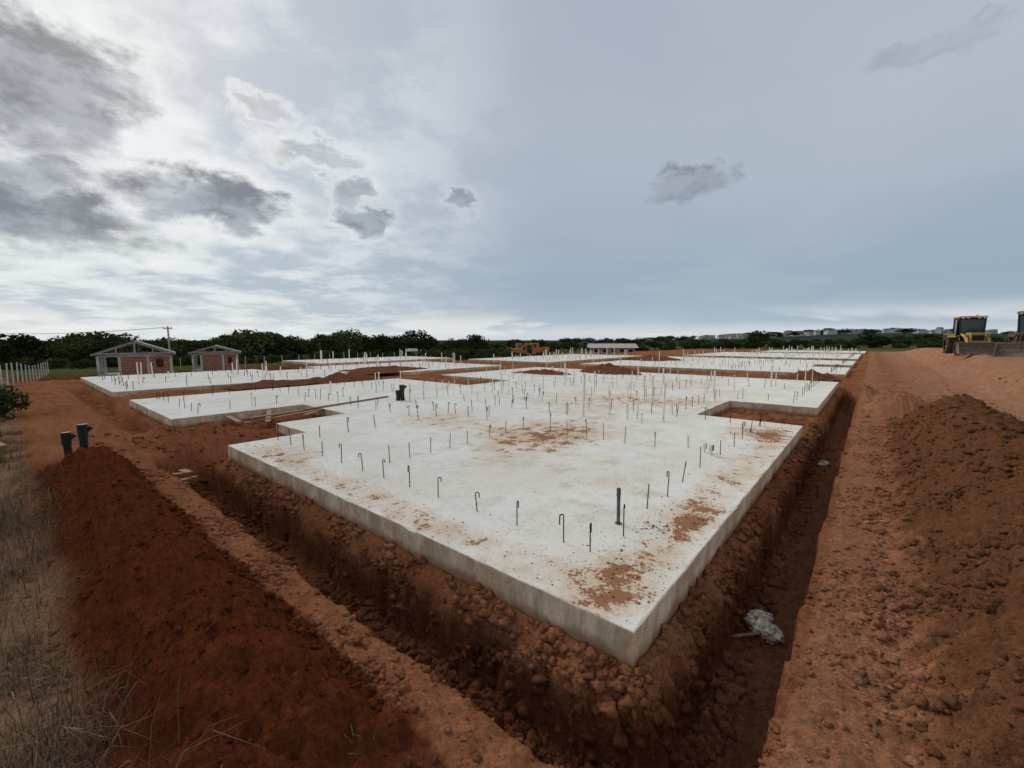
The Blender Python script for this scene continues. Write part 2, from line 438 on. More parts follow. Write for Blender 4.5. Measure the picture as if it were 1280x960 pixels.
def powsize(n,a,b,p=2.2):
    x=rng.uniform(0,1,n);return a*(b/a)**(x**p)
def scatter(n,ul,uh,vl,vh,a,b,p=2.2):
    u=rng.uniform(ul,uh,n*3);v=rng.uniform(vl,vh,n*3)
    r=np.hypot(u-CU,v-CV);pt=np.clip(fbm(u*1.3+4,v*1.3,3)*1.4+.55,.1,1)
    keep=rng.uniform(0,1,n*3)<np.clip(3.5/r,0,1)*pt
    u,v=u[keep][:n],v[keep][:n];return u,v,powsize(len(u),a,b,p)
sets=[scatter(6000,-.3,9,-1.5,-.9,.004,.036,3),scatter(3500,-.5,9,-.5,-.02,.006,.055,1.8),scatter(5000,-.5,-.02,-.8,12,.006,.06,1.8),
      scatter(700,-.85,-.3,-.8,12,.004,.025,3),scatter(500,0,9,-.95,-.3,.004,.03,3),
      scatter(7500,-1.9,-.83,-.8,12,.004,.030,3),scatter(8500,-3.0,-1.2,-.8,12,.005,.05,3),scatter(4500,.3,9,-2.7,-1.2,.004,.024,3),
      scatter(2500,.5,14,-5,-2.4,.005,.03,3),scatter(1500,8.2,12.4,-1.5,3.3,.012,.06),scatter(1200,0,2.4,9.3,12.8,.012,.06),scatter(1500,-6,-1,12,30,.015,.07)]
u=np.concatenate([s[0] for s in sets]);v=np.concatenate([s[1] for s in sets]);s_=np.concatenate([s[2] for s in sets])
out=np.ones(len(u),bool)
for b in BLOCKS: out&=~inside(u,v,b)
u,v,s_=u[out],v[out],s_[out]
big=s_>.02
rocks('soil_clods',u[~big],v[~big],s_[~big],colmul=1.1)
rocks('soil_clods',u[big],v[big],s_[big],colmul=1.05,base=I2)
# crumbs lying on the slab
cu=[];cv=[];cs=[]
for (bu,bv_,su,sv,n,a,b) in((.35,.75,.28,.32,420,.003,.014),(.3,2.2,.22,.4,260,.003,.014),(.5,1.75,.12,.14,120,.004,.016),(.45,7.6,.4,1.0,300,.005,.024),(6.3,.45,.8,.3,160,.004,.014),(3,.3,2,.2,400,.003,.012),(2,5,2,3,400,.002,.008),(4,1,3,1,200,.002,.008),(7.3,.25,.6,.2,120,.004,.016),(.3,5,.25,2.5,300,.004,.015)):
    cu.append(rng.normal(bu,su,n));cv.append(rng.normal(bv_,sv,n));cs.append(powsize(n,a,b,2.6))
cu=np.concatenate(cu);cv=np.concatenate(cv);cs=np.concatenate(cs)
ok=(cu>.03)&(cu<8.1)&(cv>.03)&(cv<9.2);cu,cv,cs=cu[ok],cv[ok],cs[ok]
rocks('soil_crumbs',cu,cv,cs,z=np.zeros(len(cu)),color=(.30,.14,.07),flat=.5)
def pile(u0,v0,ru,rv,h,seed,n=46):
    a=np.linspace(-1.15,1.15,n);A,B=np.meshgrid(a,a,indexing='ij')
    d=np.hypot(A,B)*(1+.35*perlin(A*2+seed,B*2))
    Z=h*np.clip(1-d,0,1)**.7*(1+.6*fbm(A*3+seed,B*3,3))-.03
    Uc=u0+A*ru;Vc=v0+B*rv
    i=np.arange(n*n).reshape(n,n);F=np.stack([i[:-1,:-1],i[:-1,1:],i[1:,1:],i[1:,:-1]],-1).reshape(-1,4)
    col=np.ones((n*n,3))*np.array((.24,.095,.048))*rng.uniform(.8,1.2,(n*n,1))
    me=mesh_np('dirt_pile',np.stack([Vc.ravel(),Uc.ravel(),Z.ravel()],-1),F,[SOIL],True,col)
    o=link(bpy.data.objects.new('dirt_pile',me));o.matrix_world=M_SITE
pile(11.2,21.2,2.0,1.3,.50,1);pile(14,18.3,1.9,1.2,.25,2);pile(19.6,8.5,1.2,1.8,.32,4);pile(19.8,5.2,1.0,1.6,.2,5);pile(1.4,25.4,1.0,1.8,.4,6)
pile(24,14,2,3,.25,8);pile(16,40,3,3,.4,10)
pile(.42,1.78,.10,.14,.03,13,24);pile(.5,.35,.12,.15,.016,15,24)
# ---------------------------------------------------------------- rebar
def rebar(acc,u,v,h,hook=True,lean=.06,r=.0065,n=6):
    lx,ly=random.gauss(0,lean),random.gauss(0,lean);ang=random.uniform(0,6.28) if random.random()<.5 else random.choice((.3,3.4))
    pts=[];k=4
    for i in range(k+1):
        t=i/k;pts.append(Vector((v+lx*h*t,u+ly*h*t,-.03+(h+.03)*t)))
    if hook:
        R=.022;top=pts[-1];hd=Vector((math.cos(ang),math.sin(ang),0))
        for i in range(1,7):
            t=math.pi*i/6;pts.append(top+hd*(R-R*math.cos(t))+Vector((0,0,R*math.sin(t))))
        pts.append(pts[-1]-Vector((0,0,random.uniform(.02,.09))))
    acc.tube(pts,r,n)
A=Acc()
near=[(.8,.8,.25),(.7,1.3,.30),(1.1,.8,.27),(1.7,.8,.24),(2.3,.8,.21),(3.0,.8,.24)]
for x in near: rebar(A,x[0],x[1],x[2],True,.04)
for x in(3.6,4.2,4.75,5.4,6.05,6.7,7.3,7.9): rebar(A,x,.8+random.uniform(-.03,.03),random.uniform(.22,.3),random.random()<.6)
for x in(2.15,2.7,3.4,4.3,5.3,6.1,6.9,7.7,8.5): rebar(A,.8+random.uniform(-.05,.05),x,random.uniform(.24,.34),random.random()<.6)
for x in(1.3,1.7,2.15,2.6,3.05,3.7,4.2,4.8): rebar(A,4.8,x,random.uniform(.22,.3),random.random()<.5)
for x in(1.9,2.45,2.9,3.3,3.8,4.3): rebar(A,x,5.1+random.uniform(-.1,.1),random.uniform(.25,.36),random.random()<.5)
def wall_line(acc,u0,v0,u1,v1,sp,poly,n=5,r=.0085):
    L=math.hypot(u1-u0,v1-v0);k=int(L/sp)
    for i in range(k+1):
        t=(i+random.uniform(-.15,.15))/max(k,1);uu=u0+(u1-u0)*t;vv=v0+(v1-v0)*t
        if inside(np.array([uu]),np.array([vv]),poly)[0] and random.random()<.92:
            rebar(acc,uu,vv,random.uniform(.22,.36),random.random()<.45,.07,r,n)
B0=BLOCKS[0]
for l in((7.5,1.4,7.5,9,.6),(.8,8.6,9,8.6,.6),(2.9,9.3,2.9,13,.6),(5,7,9,7,.6),(6.2,5.1,9,5.1,.6),(10.4,4,10.4,10,.6),(8.2,4.2,17,4.2,.7),(13.1,.7,13.1,10,.7),(17.3,.7,17.3,10,.7),(13,.7,17.4,.7,.6),(13,7,17.4,7,.7),(.7,13.5,.7,22.4,.7),(.7,13.6,12,13.6,.7),(4.8,13.6,4.8,22.4,.7),(9,10,9,22.4,.7),(4.8,9,4.8,13,.6),(12.9,14.2,12.9,22.4,.8),(.7,17.8,17.4,17.8,.7),(.7,22.3,17.4,22.3,.7),(17.3,14.2,17.3,22.4,.8),(9,11.2,12.4,11.2,.6)):
    wall_line(A,*l,B0)
A.obj('rebar_starter_bars',[RUST],matrix=M_SITE,smooth=True)
for bi,b in enumerate(BLOCKS[1:]):
    A=Acc();(mu,mv),(Mu,Mv)=np.min(b,0),np.max(b,0);sp=.9 if bi<2 else 1.2
    for k in range(4):
        uu=mu+.7+(Mu-mu-1.4)*k/3;wall_line(A,uu,mv+.6,uu,Mv-.6,sp,b,4,.012)
    for k in range(5):
        vv=mv+.7+(Mv-mv-1.4)*k/4;wall_line(A,mu+.6,vv,Mu-.6,vv,sp,b,4,.012)
    A.obj('rebar_starter_bars',[RUST],matrix=M_SITE)
    A=Acc()
    for k in range(40 if bi<5 else 10):
        uu=random.uniform(mu+.6,Mu-.6);vv=random.uniform(mv+.6,Mv-.6);h=random.choice((.35,.5,.8,1.0))
        if inside(np.array([uu]),np.array([vv]),b)[0]: A.tube([(vv,uu,-.02),(vv+random.gauss(0,.02),uu,h)],.028 if bi<2 else .045,6)
    A.obj('pvc_conduit_stubs',[PVCW],matrix=M_SITE)
A=Acc()
for k in range(75):
    uu=random.uniform(.8,17);vv=random.uniform(7.5,22.2);h=random.choice((.25,.3,.4,.55,.7))
    if inside(np.array([uu]),np.array([vv]),B0)[0]: A.tube([(vv,uu,-.02),(vv+random.gauss(0,.03),uu+random.gauss(0,.02),h)],random.choice((.014,.02)),6)
A.obj('pvc_conduit_stubs',[PVCW],matrix=M_SITE)
def pvc(u,v,h,r=.022,name='pvc_pipe',mat=PVCW,lean=.02,collar=False):
    a=Acc();lx,ly=random.gauss(0,lean),random.gauss(0,lean)
    a.tube([(v,u,-.03),(v+lx*h,u+ly*h,h)],r,12,0,False)
    a.tube([(v+lx*h,u+ly*h,h),(v+lx*h,u+ly*h,h-.03)],r*.85,12,0,False)
    a.tube([(v+lx*h,u+ly*h,h-.09),(v+lx*h,u+ly*h,h-.001)],r*1.18,12,0,True)
    a.tube([(v,u,-.02),(v,u,.012)],r*1.9,10,0)
    a.obj(name,[mat],matrix=M_SITE,smooth=False)
for q in((4.6,7.1,1.12,.026),(4.2,7.8,.65,.024),(2.7,7.7,.98,.022),(4.4,10.6,.85,.03),(4.2,10.75,.85,.03),(2.9,8.9,.35,.02),(5.2,7.2,.3,.02),(1.4,5.5,.22,.016),(3.0,7.1,.26,.016),(6.5,5.5,.3,.02),(5.6,9.3,.5,.02),(8.7,7.3,.35,.02),(9.6,9.5,.6,.025),(7,12,.8,.025),(3.6,15.5,.8,.03),(6.2,17,.7,.03),(2.1,18.5,.9,.03),(11,16,.8,.03),(8.3,19,.6,.03),(14,5,.5,.025),(15.5,8,.6,.025),(13.4,2.2,.4,.02),(3.9,8.2,.5,.02),(3.5,7.4,.4,.018)): pvc(*q)
pvc(.88,1.55,.40,.019,'steel_sleeve_pipe',GREYP,.01)
def ebox(u,v,h):
    e=empty('electrical_box',M_SITE@Matrix.Translation((v,u,0))@Matrix.Rotation(random.uniform(-.3,.3),4,'Z'))
    a=Acc();a.box((0,0,h),(.11,.05,.11));a.box((0,-.028,h),(.085,.012,.085),1);a.obj('box_body',[PVCW,GREYP],e,None,bevel=.004)
    a=Acc();a.tube([(-.03,0,-.03),(-.03,0,h-.05)],.011,8);a.tube([(.03,0,-.03),(.032,0,h-.05)],.011,8);a.obj('conduit',[PVCW],e)
for q in((.9,5.15,.14),(1.05,5.3,.12),(.9,7.55,.2),(.95,7.75,.16),(.75,7.3,.12)): ebox(*q)
def blackpipe(u,v,h,r,ztop=None):
    z0=float(terrain(np.array([u]),np.array([v]))[0]) if ztop is None else 0
    a=Acc();l=random.uniform(-.04,.04)
    a.tube([(v,u,z0-.15),(v+l,u,z0+h*.62)],r*.82,16,0,False)
    a.tube([(v+l,u,z0+h*.6),(v+l,u,z0+h)],r,16,0,True)
    a.tube([(v+l,u,z0+h*.93),(v+l,u,z0+h*.965)],r*1.1,16,0,True)
    a.tube([(v+l,u,z0+h*.6),(v+l,u,z0+h*.64)],r*1.1,16,0,True)
    a.tube([(v+l,u,z0+h*.72),(v+l+r*1.7,u-.03,z0+h*.9)],r*.5,12)
    o=a.obj('black_sewer_pipe',[BLACK],matrix=M_SITE,smooth=False)
blackpipe(10.0,-1.98,.55,.068);blackpipe(9.3,-1.85,.58,.068);blackpipe(10.75,5.85,.52,.085,0);blackpipe(10.85,5.72,.34,.085,0)
def sack(u,v,s,seed,z):
    bv,bf=ico(4)
    n=np.abs(fbm(bv[:,0]*2.2+seed,bv[:,1]*2.2+bv[:,2]*1.7,4))+.35*np.abs(perlin(bv[:,0]*5+seed+bv[:,2]*4,bv[:,1]*5))
    d=bv*(1.15-1.0*n)[:,None]*np.array([1,.7,.5])*s
    me=mesh_np('crumpled_cement_sack',d,bf,[BAG],False);o=link(bpy.data.objects.new('crumpled_cement_sack',me))
    o.matrix_world=M_SITE@Matrix.Translation((v,u,z))@Matrix.Rotation(seed,4,'Z')@Matrix.Rotation(.4,4,'X')
def gzs(u,v): return float(terrain(np.array([u]),np.array([v]))[0])
sack(-.50,1.92,.20,1,gzs(-.5,1.92)+.05);sack(-.42,2.12,.14,2.2,gzs(-.45,2.12)+.05);sack(-.45,9.1,.17,3,gzs(-.45,9.1)+.05)
# timber planks
def planks(name,lst):
    e=empty(name,M_SITE)
    for i,(u,v,L,ang,z,t) in enumerate(lst):
        a=Acc();R=Matrix.Rotation(ang,3,'Z')@Matrix.Rotation(t,3,'Y')
        a.box((v,u,z),(L,.12,.028),0,R);a.obj('plank_%d'%(i+1),[WOOD],e)
planks('timber_planks',[(11.2,2.5,2.6,.3,.0,.03),(10.9,2.2,2.2,.15,-.03,-.02),(11.6,2.0,2.4,1.2,-.06,0),(12.1,1.2,2.0,1.5,-.08,0),(10.5,2.7,1.5,.9,.02,.1)])
planks('timber_planks',[(11.5,4.4,3.2,.2,.03,.0)])
planks('timber_planks',[(13.4,-3.0,2.6,1.75,-.12,.0),(8.2,-.75,.6,.6,-.5,.1),(8.6,-.6,.5,1.6,-.45,.1),(8.4,-.9,.5,.2,-.4,.2)])
a=Acc();z_=gzs(-.35,2.0);a.tube([(1.5,-.25,z_+.10),(2.0,-.62,gzs(-.62,2.0)+.04)],.014,6);a.obj('timber_stick',[WOOD],matrix=M_SITE)
# ---------------------------------------------------------------- vegetation
def tree(name,h,w,seed,nl=1500,kind='broad'):
    R=random.Random(seed);rg=np.random.default_rng(seed);a=Acc()
    th=h*(R.uniform(.22,.32) if kind=='broad' else .12)
    tp=[(0,0,-.3),(R.uniform(-.1,.1),R.uniform(-.1,.1),th*.5),(R.uniform(-.2,.2),R.uniform(-.2,.2),th)]
    a.tube(tp,[h*.032,h*.025,h*.02],7)
    cl=[]
    nb=10 if kind=='broad' else 6
    for i in range(nb):
        t=2*math.pi*i/nb+R.uniform(-.4,.4);rr=w*.5*R.uniform(.25,.8);zz=h*(R.uniform(.34,.84) if kind=='broad' else R.uniform(.2,.75))
        c=(math.cos(t)*rr,math.sin(t)*rr,zz);cl.append((c,w*R.uniform(.17,.28)))
        a.tube([tp[-1],(c[0]*.5,c[1]*.5,(th+zz)/2),c],[h*.014,h*.009,h*.004],5,0)
    cl.append(((0,0,h*.83),w*.22));cl.append(((w*.05,0,h*.55),w*.3))
    nb0=len(a.F)
    P=[];
    for c,r in cl:
        k=int(nl/len(cl));d=rg.normal(0,1,(k,3));d/=np.linalg.norm(d,axis=1)[:,None]
        rr=r*rg.uniform(.45,1.12,(k,1))**.6;q=d*rr*np.array([1,1,.75])+np.array(c);P.append(np.c_[q,d[:,2:3]])
    P=np.concatenate(P);P=P[P[:,2]>.05];n=len(P);s=w*.04*rg.uniform(.5,1.5,n)
    t1=rg.normal(0,1,(n,3));t1/=np.linalg.norm(t1,axis=1)[:,None];t2=np.cross(t1,rg.normal(0,1,(n,3)));t2/=np.linalg.norm(t2,axis=1)[:,None]
    Q=P[:,:3];LV=np.stack([Q-t1*s[:,None],Q+t2*s[:,None]*.6,Q+t1*s[:,None],Q-t2*s[:,None]*.6],1).reshape(-1,3)
    tv=len(a.V);V=np.concatenate([np.array(a.V),LV])
    me=bpy.data.meshes.new(name)
    fl=a.F+[tuple(tv+4*i+j for j in range(4)) for i in range(n)]
    me.from_pydata(V.tolist(),[],fl);me.materials.append(BARK);me.materials.append(LEAF)
    me.polygons.foreach_set('material_index',[0]*nb0+[1]*n)
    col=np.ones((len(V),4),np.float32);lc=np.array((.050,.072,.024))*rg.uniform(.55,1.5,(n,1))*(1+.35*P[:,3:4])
    lc[:,0]*=rg.uniform(.8,1.4,n);col[tv:,:3]=np.repeat(lc,4,0)
    ca=me.color_attributes.new('Col','FLOAT_COLOR','POINT');ca.data.foreach_set('color',col.ravel());me.update()
    return me
def palm(name,h,seed):
    R=random.Random(seed);a=Acc();a.tube([(0,0,-.3),(.1,0,h*.5),(.15,.05,h*.8)],[h*.025,h*.02,h*.018],7);nb0=len(a.F);top=Vector((.15,.05,h*.8))
    for i in range(18):
        t=R.uniform(0,6.28);el=R.uniform(-.1,1.2);L=h*R.uniform(.28,.4);d=Vector((math.cos(t)*math.cos(el),math.sin(t)*math.cos(el),math.sin(el)));side=Vector((-math.sin(t),math.cos(t),0))
        prev=top
        for k in range(1,9):
            f=k/8;p=top+d*L*f-Vector((0,0,L*.55*f*f));wd=L*.17*math.sin(math.pi*min(f*.9+.1,1))
            for sg in(1,-1):
                q=(prev+p)/2+side*sg*wd-Vector((0,0,wd*.5));a.add([prev,p,q],[(0,1,2)],1)
            prev=p
    me=bpy.data.meshes.new(name);me.from_pydata(a.V,[],a.F);me.materials.append(BARK);me.materials.append(LEAF);me.polygons.foreach_set('material_index',a.M)
    col=np.ones((len(a.V),4),np.float32);col[:,:3]=np.array((.05,.07,.025))*np.random.default_rng(seed).uniform(.7,1.4,(len(a.V),1))
    ca=me.color_attributes.new('Col','FLOAT_COLOR','POINT');ca.data.foreach_set('color',col.ravel());me.update();return me
TM=[tree('tree_mesh',5,3.8+.55*i,20+i,1300) for i in range(6)]
BM=[tree('bush_mesh',2,3.2,40+i,800,'bush') for i in range(3)]
PM=[palm('palm_mesh',6,60+i) for i in range(2)]
def put(name,me,x,y,h,base_h,parent=None,z=None,ws=1.0):
    uu,vv=w2s(x,y);z0=float(terrain(np.array([uu]),np.array([vv]))[0]) if z is None else z
    s=h/base_h;o=link(bpy.data.objects.new(name,me),parent);o.location=(x,y,z0-.05);o.scale=(s*ws,s*ws,s);o.rotation_euler=(0,0,random.uniform(0,6.28));return o
prof=[(-500,420),(-100,420),(0,424),(30,421),(60,428),(100,418),(130,416),(160,421),(200,426),(215,421),(250,424),(310,416),(350,417),(385,421),(420,415),(450,413),(480,421),(525,417),(560,422),(590,423),(640,425),(700,425),(850,424),(900,423),(945,421),(1000,423),(1080,420),(1130,416),(1180,420),(1300,419),(1800,418)]
px_=[p[0] for p in prof];py_=[p[1] for p in prof]
E=empty('distant_tree_row')
def gz(x,y):
    uu,vv=w2s(x,y);return float(terrain(np.array([uu]),np.array([vv]))[0])
pxx=-300
while pxx<1600:
    far=pxx>620
    for layer in range(3):
        q=pxx+random.uniform(-12,12)
        Y=(random.uniform(72,86) if layer==0 else random.uniform(90,108) if layer==1 else random.uniform(112,140)) if not far else (random.uniform(116,128) if layer==0 else random.uniform(135,155) if layer==1 else random.uniform(160,190))
        X=(q-640)/535*Y;z0=gz(X,Y)
        ty=np.interp(q,px_,py_)+abs(random.gauss(0,5.0))+(2 if layer==0 else 0)-1.5
        ty=min(ty,431)
        top=2+(425-ty)/535*Y*1.0
        h=max(1.8,top-z0)
        put('tree',random.choice(TM),X,Y,h,5,E,z0,random.uniform(.8,1.2) if not far else random.uniform(1.2,2.0))
    pxx+=14 if pxx<620 else 16
for i in range(200):
    q=random.uniform(-250,640);Y=random.uniform(58,72);X=(q-640)/535*Y
    put('bush',random.choice(BM),X,Y,random.uniform(.7,1.7),2,E,None,1.3)
for i in range(90):
    q=random.uniform(640,1450);Y=random.uniform(112,120);X=(q-640)/535*Y
    put('bush',random.choice(BM),X,Y,random.uniform(.9,1.6),2,E,None,1.9)
for q,Y,ytop,me,ws in((525,66,410,TM[0],1.4),(130,64,413,TM[1],1.4),(110,68,416,TM[3],1.),(945,115,413,TM[2],1.),(1155,90,424,TM[3],1.3),(318,70,413,TM[4],1.1),(28,64,419,TM[5],1.2),(350,72,416,TM[0],1.),(1085,120,414,TM[1],1.1),(210,75,421,TM[2],.8),(470,68,419,TM[4],1.),(595,85,419,TM[5],1.)):
    X=(q-640)/535*Y;z0=gz(X,Y);put('broadleaf_tree',me,X,Y,2+(425-ytop)/535*Y-z0,5,None,z0,ws)
for q,Y,ytop in((400,64,414),(437,64,410),(452,68,414),(345,78,416)):
    X=(q-640)/535*Y;z0=gz(X,Y);put('palm_tree',random.choice(PM),X,Y,2+(425-ytop)/535*Y-z0,6,None,z0,1)
for (u_,v_,h_) in((17.6,-2.7,.95),(16.6,-3.3,.8),(18.6,-3.0,.9),(15.4,-3.9,.6),(30,-4.5,1.2),(36,-3.5,1.2)):
    x,y=s2w(u_,v_);put('green_shrub',random.choice(BM),x,y,h_,2,None,None,.75)
def grass(name,pts,nb,hmin,hmax,cols,width=.004,spread=.06,lay=.9):
    V=[];C=[];F=[];k=0
    Zs=terrain(np.array([p[0] for p in pts]),np.array([p[1] for p in pts]))
    for (u_,v_),z0 in zip(pts,Zs):
        sc_=random.uniform(.5,1.2);c0=np.array(random.choice(cols))
        for b in range(int(nb*random.uniform(.5,1.4))):
            bx,by=v_+random.gauss(0,spread),u_+random.gauss(0,spread);a=random.uniform(0,6.28);L=random.uniform(hmin,hmax)*sc_;ln=random.uniform(.1,lay)
            d=Vector((math.cos(a),math.sin(a),0));s=Vector((-math.sin(a),math.cos(a),0))*width*random.uniform(.6,1.3)
            p0=Vector((bx,by,z0-.01));p1=p0+d*L*ln*.35+Vector((0,0,L*.55));p2=p0+d*L*ln+Vector((0,0,L*(1-.55*ln)))
            V+=[p0-s,p0+s,p1+s*.8,p1-s*.8,p2+s*.2,p2-s*.2];F+=[(k,k+1,k+2,k+3),(k+3,k+2,k+4,k+5)];k+=6
            c=c0*random.uniform(.7,1.3);C+=[c]*6
    me=mesh_np(name,[v[:] for v in V],F,[STRAW],False,np.clip(np.array(C),0,1));o=link(bpy.data.objects.new(name,me));o.matrix_world=M_SITE
straw=[(.36,.26,.14),(.26,.17,.10),(.18,.115,.07),(.30,.22,.13)]
pts=[]
for i in range(1500):
    uu=random.uniform(1.0,15);vv=-2.5-abs(random.gauss(0,1.1))
    if float(perlin(np.array([uu*1.1]),np.array([vv*1.1]))[0])>.08: pts.append((uu,vv))
grass('dry_grass',pts,20,.05,.18,straw,.003)
pts=[(1.9+random.gauss(0,.35),-2.75+random.gauss(0,.2)) for i in range(60)]+[(6.6+random.gauss(0,.9),-3.0+random.gauss(0,.35)) for i in range(170)]+[(3.4+random.gauss(0,.8),-3.0+random.gauss(0,.3)) for i in range(50)]
grass('dead_weed_stems',pts,16,.15,.42,[(.17,.11,.07),(.25,.17,.10),(.12,.08,.055)],.0025,.12,1.2)
pts=[(random.uniform(10,30),-3.0-abs(random.gauss(0,1.6))) for i in range(500)]
grass('green_weeds',pts,26,.12,.4,[(.07,.11,.03),(.10,.12,.04),(.2,.17,.07)],.01,.15,.8)
pts=[(2.0+random.gauss(0,.5),-2.5+random.gauss(0,.15)) for i in range(10)]+[(.78+random.gauss(0,.05),-1.62) for i in range(2)]+[(random.uniform(4,9),-2.9-abs(random.gauss(0,.6))) for i in range(60)]
grass('green_weeds',pts,9,.05,.12,[(.14,.15,.06),(.10,.12,.04)],.004,.05,.8)
# ---------------------------------------------------------------- houses
def house(x,y,ang,w,d,hw,hr,openp):
    z0=gz(x,y);e=empty('unfinished_brick_house',Matrix.Translation((x,y,z0))@Matrix.Rotation(ang,4,'Z'))
    a=Acc();a.box((0,0,0.02),(w+.3,d+.3,.2));a.obj('floor_slab',[CONC],e)
    a=Acc();c=.16
    for i,xx in enumerate((-w/2,-w/2+openp,w*.17,w/2)):
        for yy in(-d/2,0,d/2): a.box((xx,yy,hw/2+.1),(c,c,hw-.1))
    a.obj('columns',[WHITEC],e)
    a=Acc();
    for yy in(-d/2,d/2): a.box((0,yy,hw+.12),(w+.22,.2,.22))
    for xx in(-w/2,w/2): a.box((xx,0,hw+.12),(.18,d-.21,.216))
    a.obj('ring_beam',[CONC],e)
    a=Acc();x0=-w/2+openp
    def wall(xa,xb,yy,win):
        xa+=c/2;xb-=c/2
        if win:
            m=(xa+xb)/2;ww=(xb-xa)*.36
            a.box(((xa+m-ww/2)/2,yy,hw/2+.06),(m-ww/2-xa,.12,hw-.1));a.box(((xb+m+ww/2)/2,yy,hw/2+.06),(xb-m-ww/2,.12,hw-.1))
            a.box((m,yy,hw*.22+.06),(ww,.118,hw*.44-.1));a.box((m,yy,hw*.93),(ww,.118,hw*.12))
        else: a.box(((xa+xb)/2,yy,hw/2+.06),(xb-xa,.12,hw-.1))
    wall(x0,w*.17,-d/2,False);wall(w*.17,w/2,-d/2,True);wall(x0,w*.17,d/2,True);wall(w*.17,w/2,d/2,False)
    for xx in(x0,w/2):
        a.box((xx,-d/4,hw/2+.06),(.12,d/2-c,hw-.1));a.box((xx,d/4,hw*.25),(.12,d/2-c,hw*.4))
    a.obj('brick_walls',[BRICK],e)
    a=Acc();ov=.35
    zt=hw+.24
    for sg in(-1,1):
        p=[(sg*(w/2+ov),-d/2-ov,zt-.05),(sg*(w/2+ov),d/2+ov,zt-.05),(0,d/2+ov,zt+hr),(0,-d/2-ov,zt+hr)]
        q=[(t[0],t[1],t[2]+.06) for t in p]
        a.add(p+q,[(3,2,1,0),(4,5,6,7),(0,1,5,4),(1,2,6,5),(2,3,7,6),(3,0,4,7)] if sg>0 else [(0,1,2,3),(7,6,5,4),(4,5,1,0),(5,6,2,1),(6,7,3,2),(7,4,0,3)])
    a.obj('roof',[ROOFM],e)
    a=Acc()
    for yy in(-d/2-ov+.05,0,d/2+ov-.05):
        for sg in(-1,1): a.tube([(sg*(w/2+ov-.03),yy,zt-.10),(0,yy,zt+hr-.06)],.06,4)
        a.tube([(-w/2,yy,zt+.02),(w/2,yy,zt+.02)],.05,4);a.tube([(0,yy,zt),(0,yy,zt+hr-.08)],.05,4)
        for sg in(-1,1): a.tube([(sg*w*.25,yy,zt),(sg*w*.25,yy,zt+hr*.47)],.04,4)
    a.obj('roof_trusses',[CONC],e)
house(-30.6,35,math.radians(38),4.3,4.0,1.55,.95,1.2)
house(-27.6,40,math.radians(32),3.3,3.0,1.5,.6,.6)
def shed(x,y,ang,w,d,h,hr,name='low_shed'):
    e=empty(name,Matrix.Translation((x,y,gz(x,y)))@Matrix.Rotation(ang,4,'Z'))
    a=Acc();a.box((0,0,h/2),(w,d,h));
    for k in range(5): a.box((-w*.4+k*w*.2,-d/2-.01,h*.5),(w*.09,.06,h*.5),1)
    a.obj('walls',[CONC,DKM],e)
    a=Acc();o=.6
    a.add([(-w/2-o,-d/2-o,h),(w/2+o,-d/2-o,h),(w/2+o,d/2+o,h),(-w/2-o,d/2+o,h),(-w/2-o,0,h+hr),(w/2+o,0,h+hr)],[(0,1,5,4),(2,3,4,5),(0,4,3),(1,2,5),(3,2,1,0)]);a.obj('roof',[CONC],e)
shed(19.5,84,-.1,8,5,1.1,.8);shed(-15,68,.1,1.8,1.8,1.2,.4)
# distant town
a=Acc();R=random.Random(5)
for i in range(600):
    Y=R.uniform(430,640);q=R.uniform(900,1190) if R.random()<.75 else R.uniform(780,1700);X=(q-640)/535*Y
    z=gz(X,Y);w,d,h=R.uniform(3,9),R.uniform(4,8),R.uniform(2.,3.6) if R.random()<.96 else R.uniform(4,6)
    a.box((X,Y,z+h/2),(w,d,h),0 if R.random()<.6 else 1,Matrix.Rotation(R.uniform(-.5,.5),3,'Z'));
    a.box((X,Y,z+h+.5),(w*1.1,d*1.1,1),2,None,.55)
TROOF=simple('clay_roof',(.22,.15,.12));a.obj('distant_town',[TOWNW,CONC,TROOF])
for i in range(100):
    Y=random.uniform(400,560);q=random.uniform(700,1500);X=(q-640)/535*Y
    put('tree',random.choice(TM),X,Y,random.uniform(4,6.5),5,E,None,2.4)
# ---------------------------------------------------------------- fence & pole
def fence(u0,v0,u1,v1,n,h,name='concrete_post_fence'):
    e=empty(name,M_SITE);a=Acc();tops=[]
    for i in range(n):
        t=i/(n-1);uu=u0+(u1-u0)*t;vv=v0+(v1-v0)*t;z=float(terrain(np.array([uu]),np.array([vv]))[0]);lx=random.gauss(0,.02)
        R_=Matrix.Rotation(lx,3,'X')@Matrix.Rotation(random.gauss(0,.02),3,'Y');a.box((vv,uu,z+h/2-.1),(.06,.06,h+.2),0,R_,.85);tops.append((vv,uu,z))
    a.obj('posts',[WHITEC],e);a=Acc()
    for k in(.3,.6,.92):
        a.tube([(p[0],p[1],p[2]+h*k) for p in tops],.0025,4)
    a.obj('wires',[RUST],e)
fence(19.5,-3.9,52,-.2,20,1.1)
fence(48,8,48,60,30,1.2)
e=empty('utility_pole',Matrix.Translation((-35.9,45,gz(-35.9,45))));H=3.43-gz(-35.9,45)
a=Acc();a.tube([(0,0,-.3),(0,0,H)],[.11,.07],8);a.obj('pole_shaft',[CONC],e)
a=Acc();a.box((0,0,H-.25),(.9,.08,.08));
for k in(-.4,0,.4): a.tube([(k,0,H-.2),(k,0,H-.08)],.03,6)
a.obj('crossarm',[WOOD],e)
a=Acc()
for k in(-.4,.4):
    a.tube([(k+(-38)*t,6*t,H-.1-2.2*t*(1-t)*1.2) for t in [i/12 for i in range(13)]],.012,4)
a.obj('wires',[DKM],e)
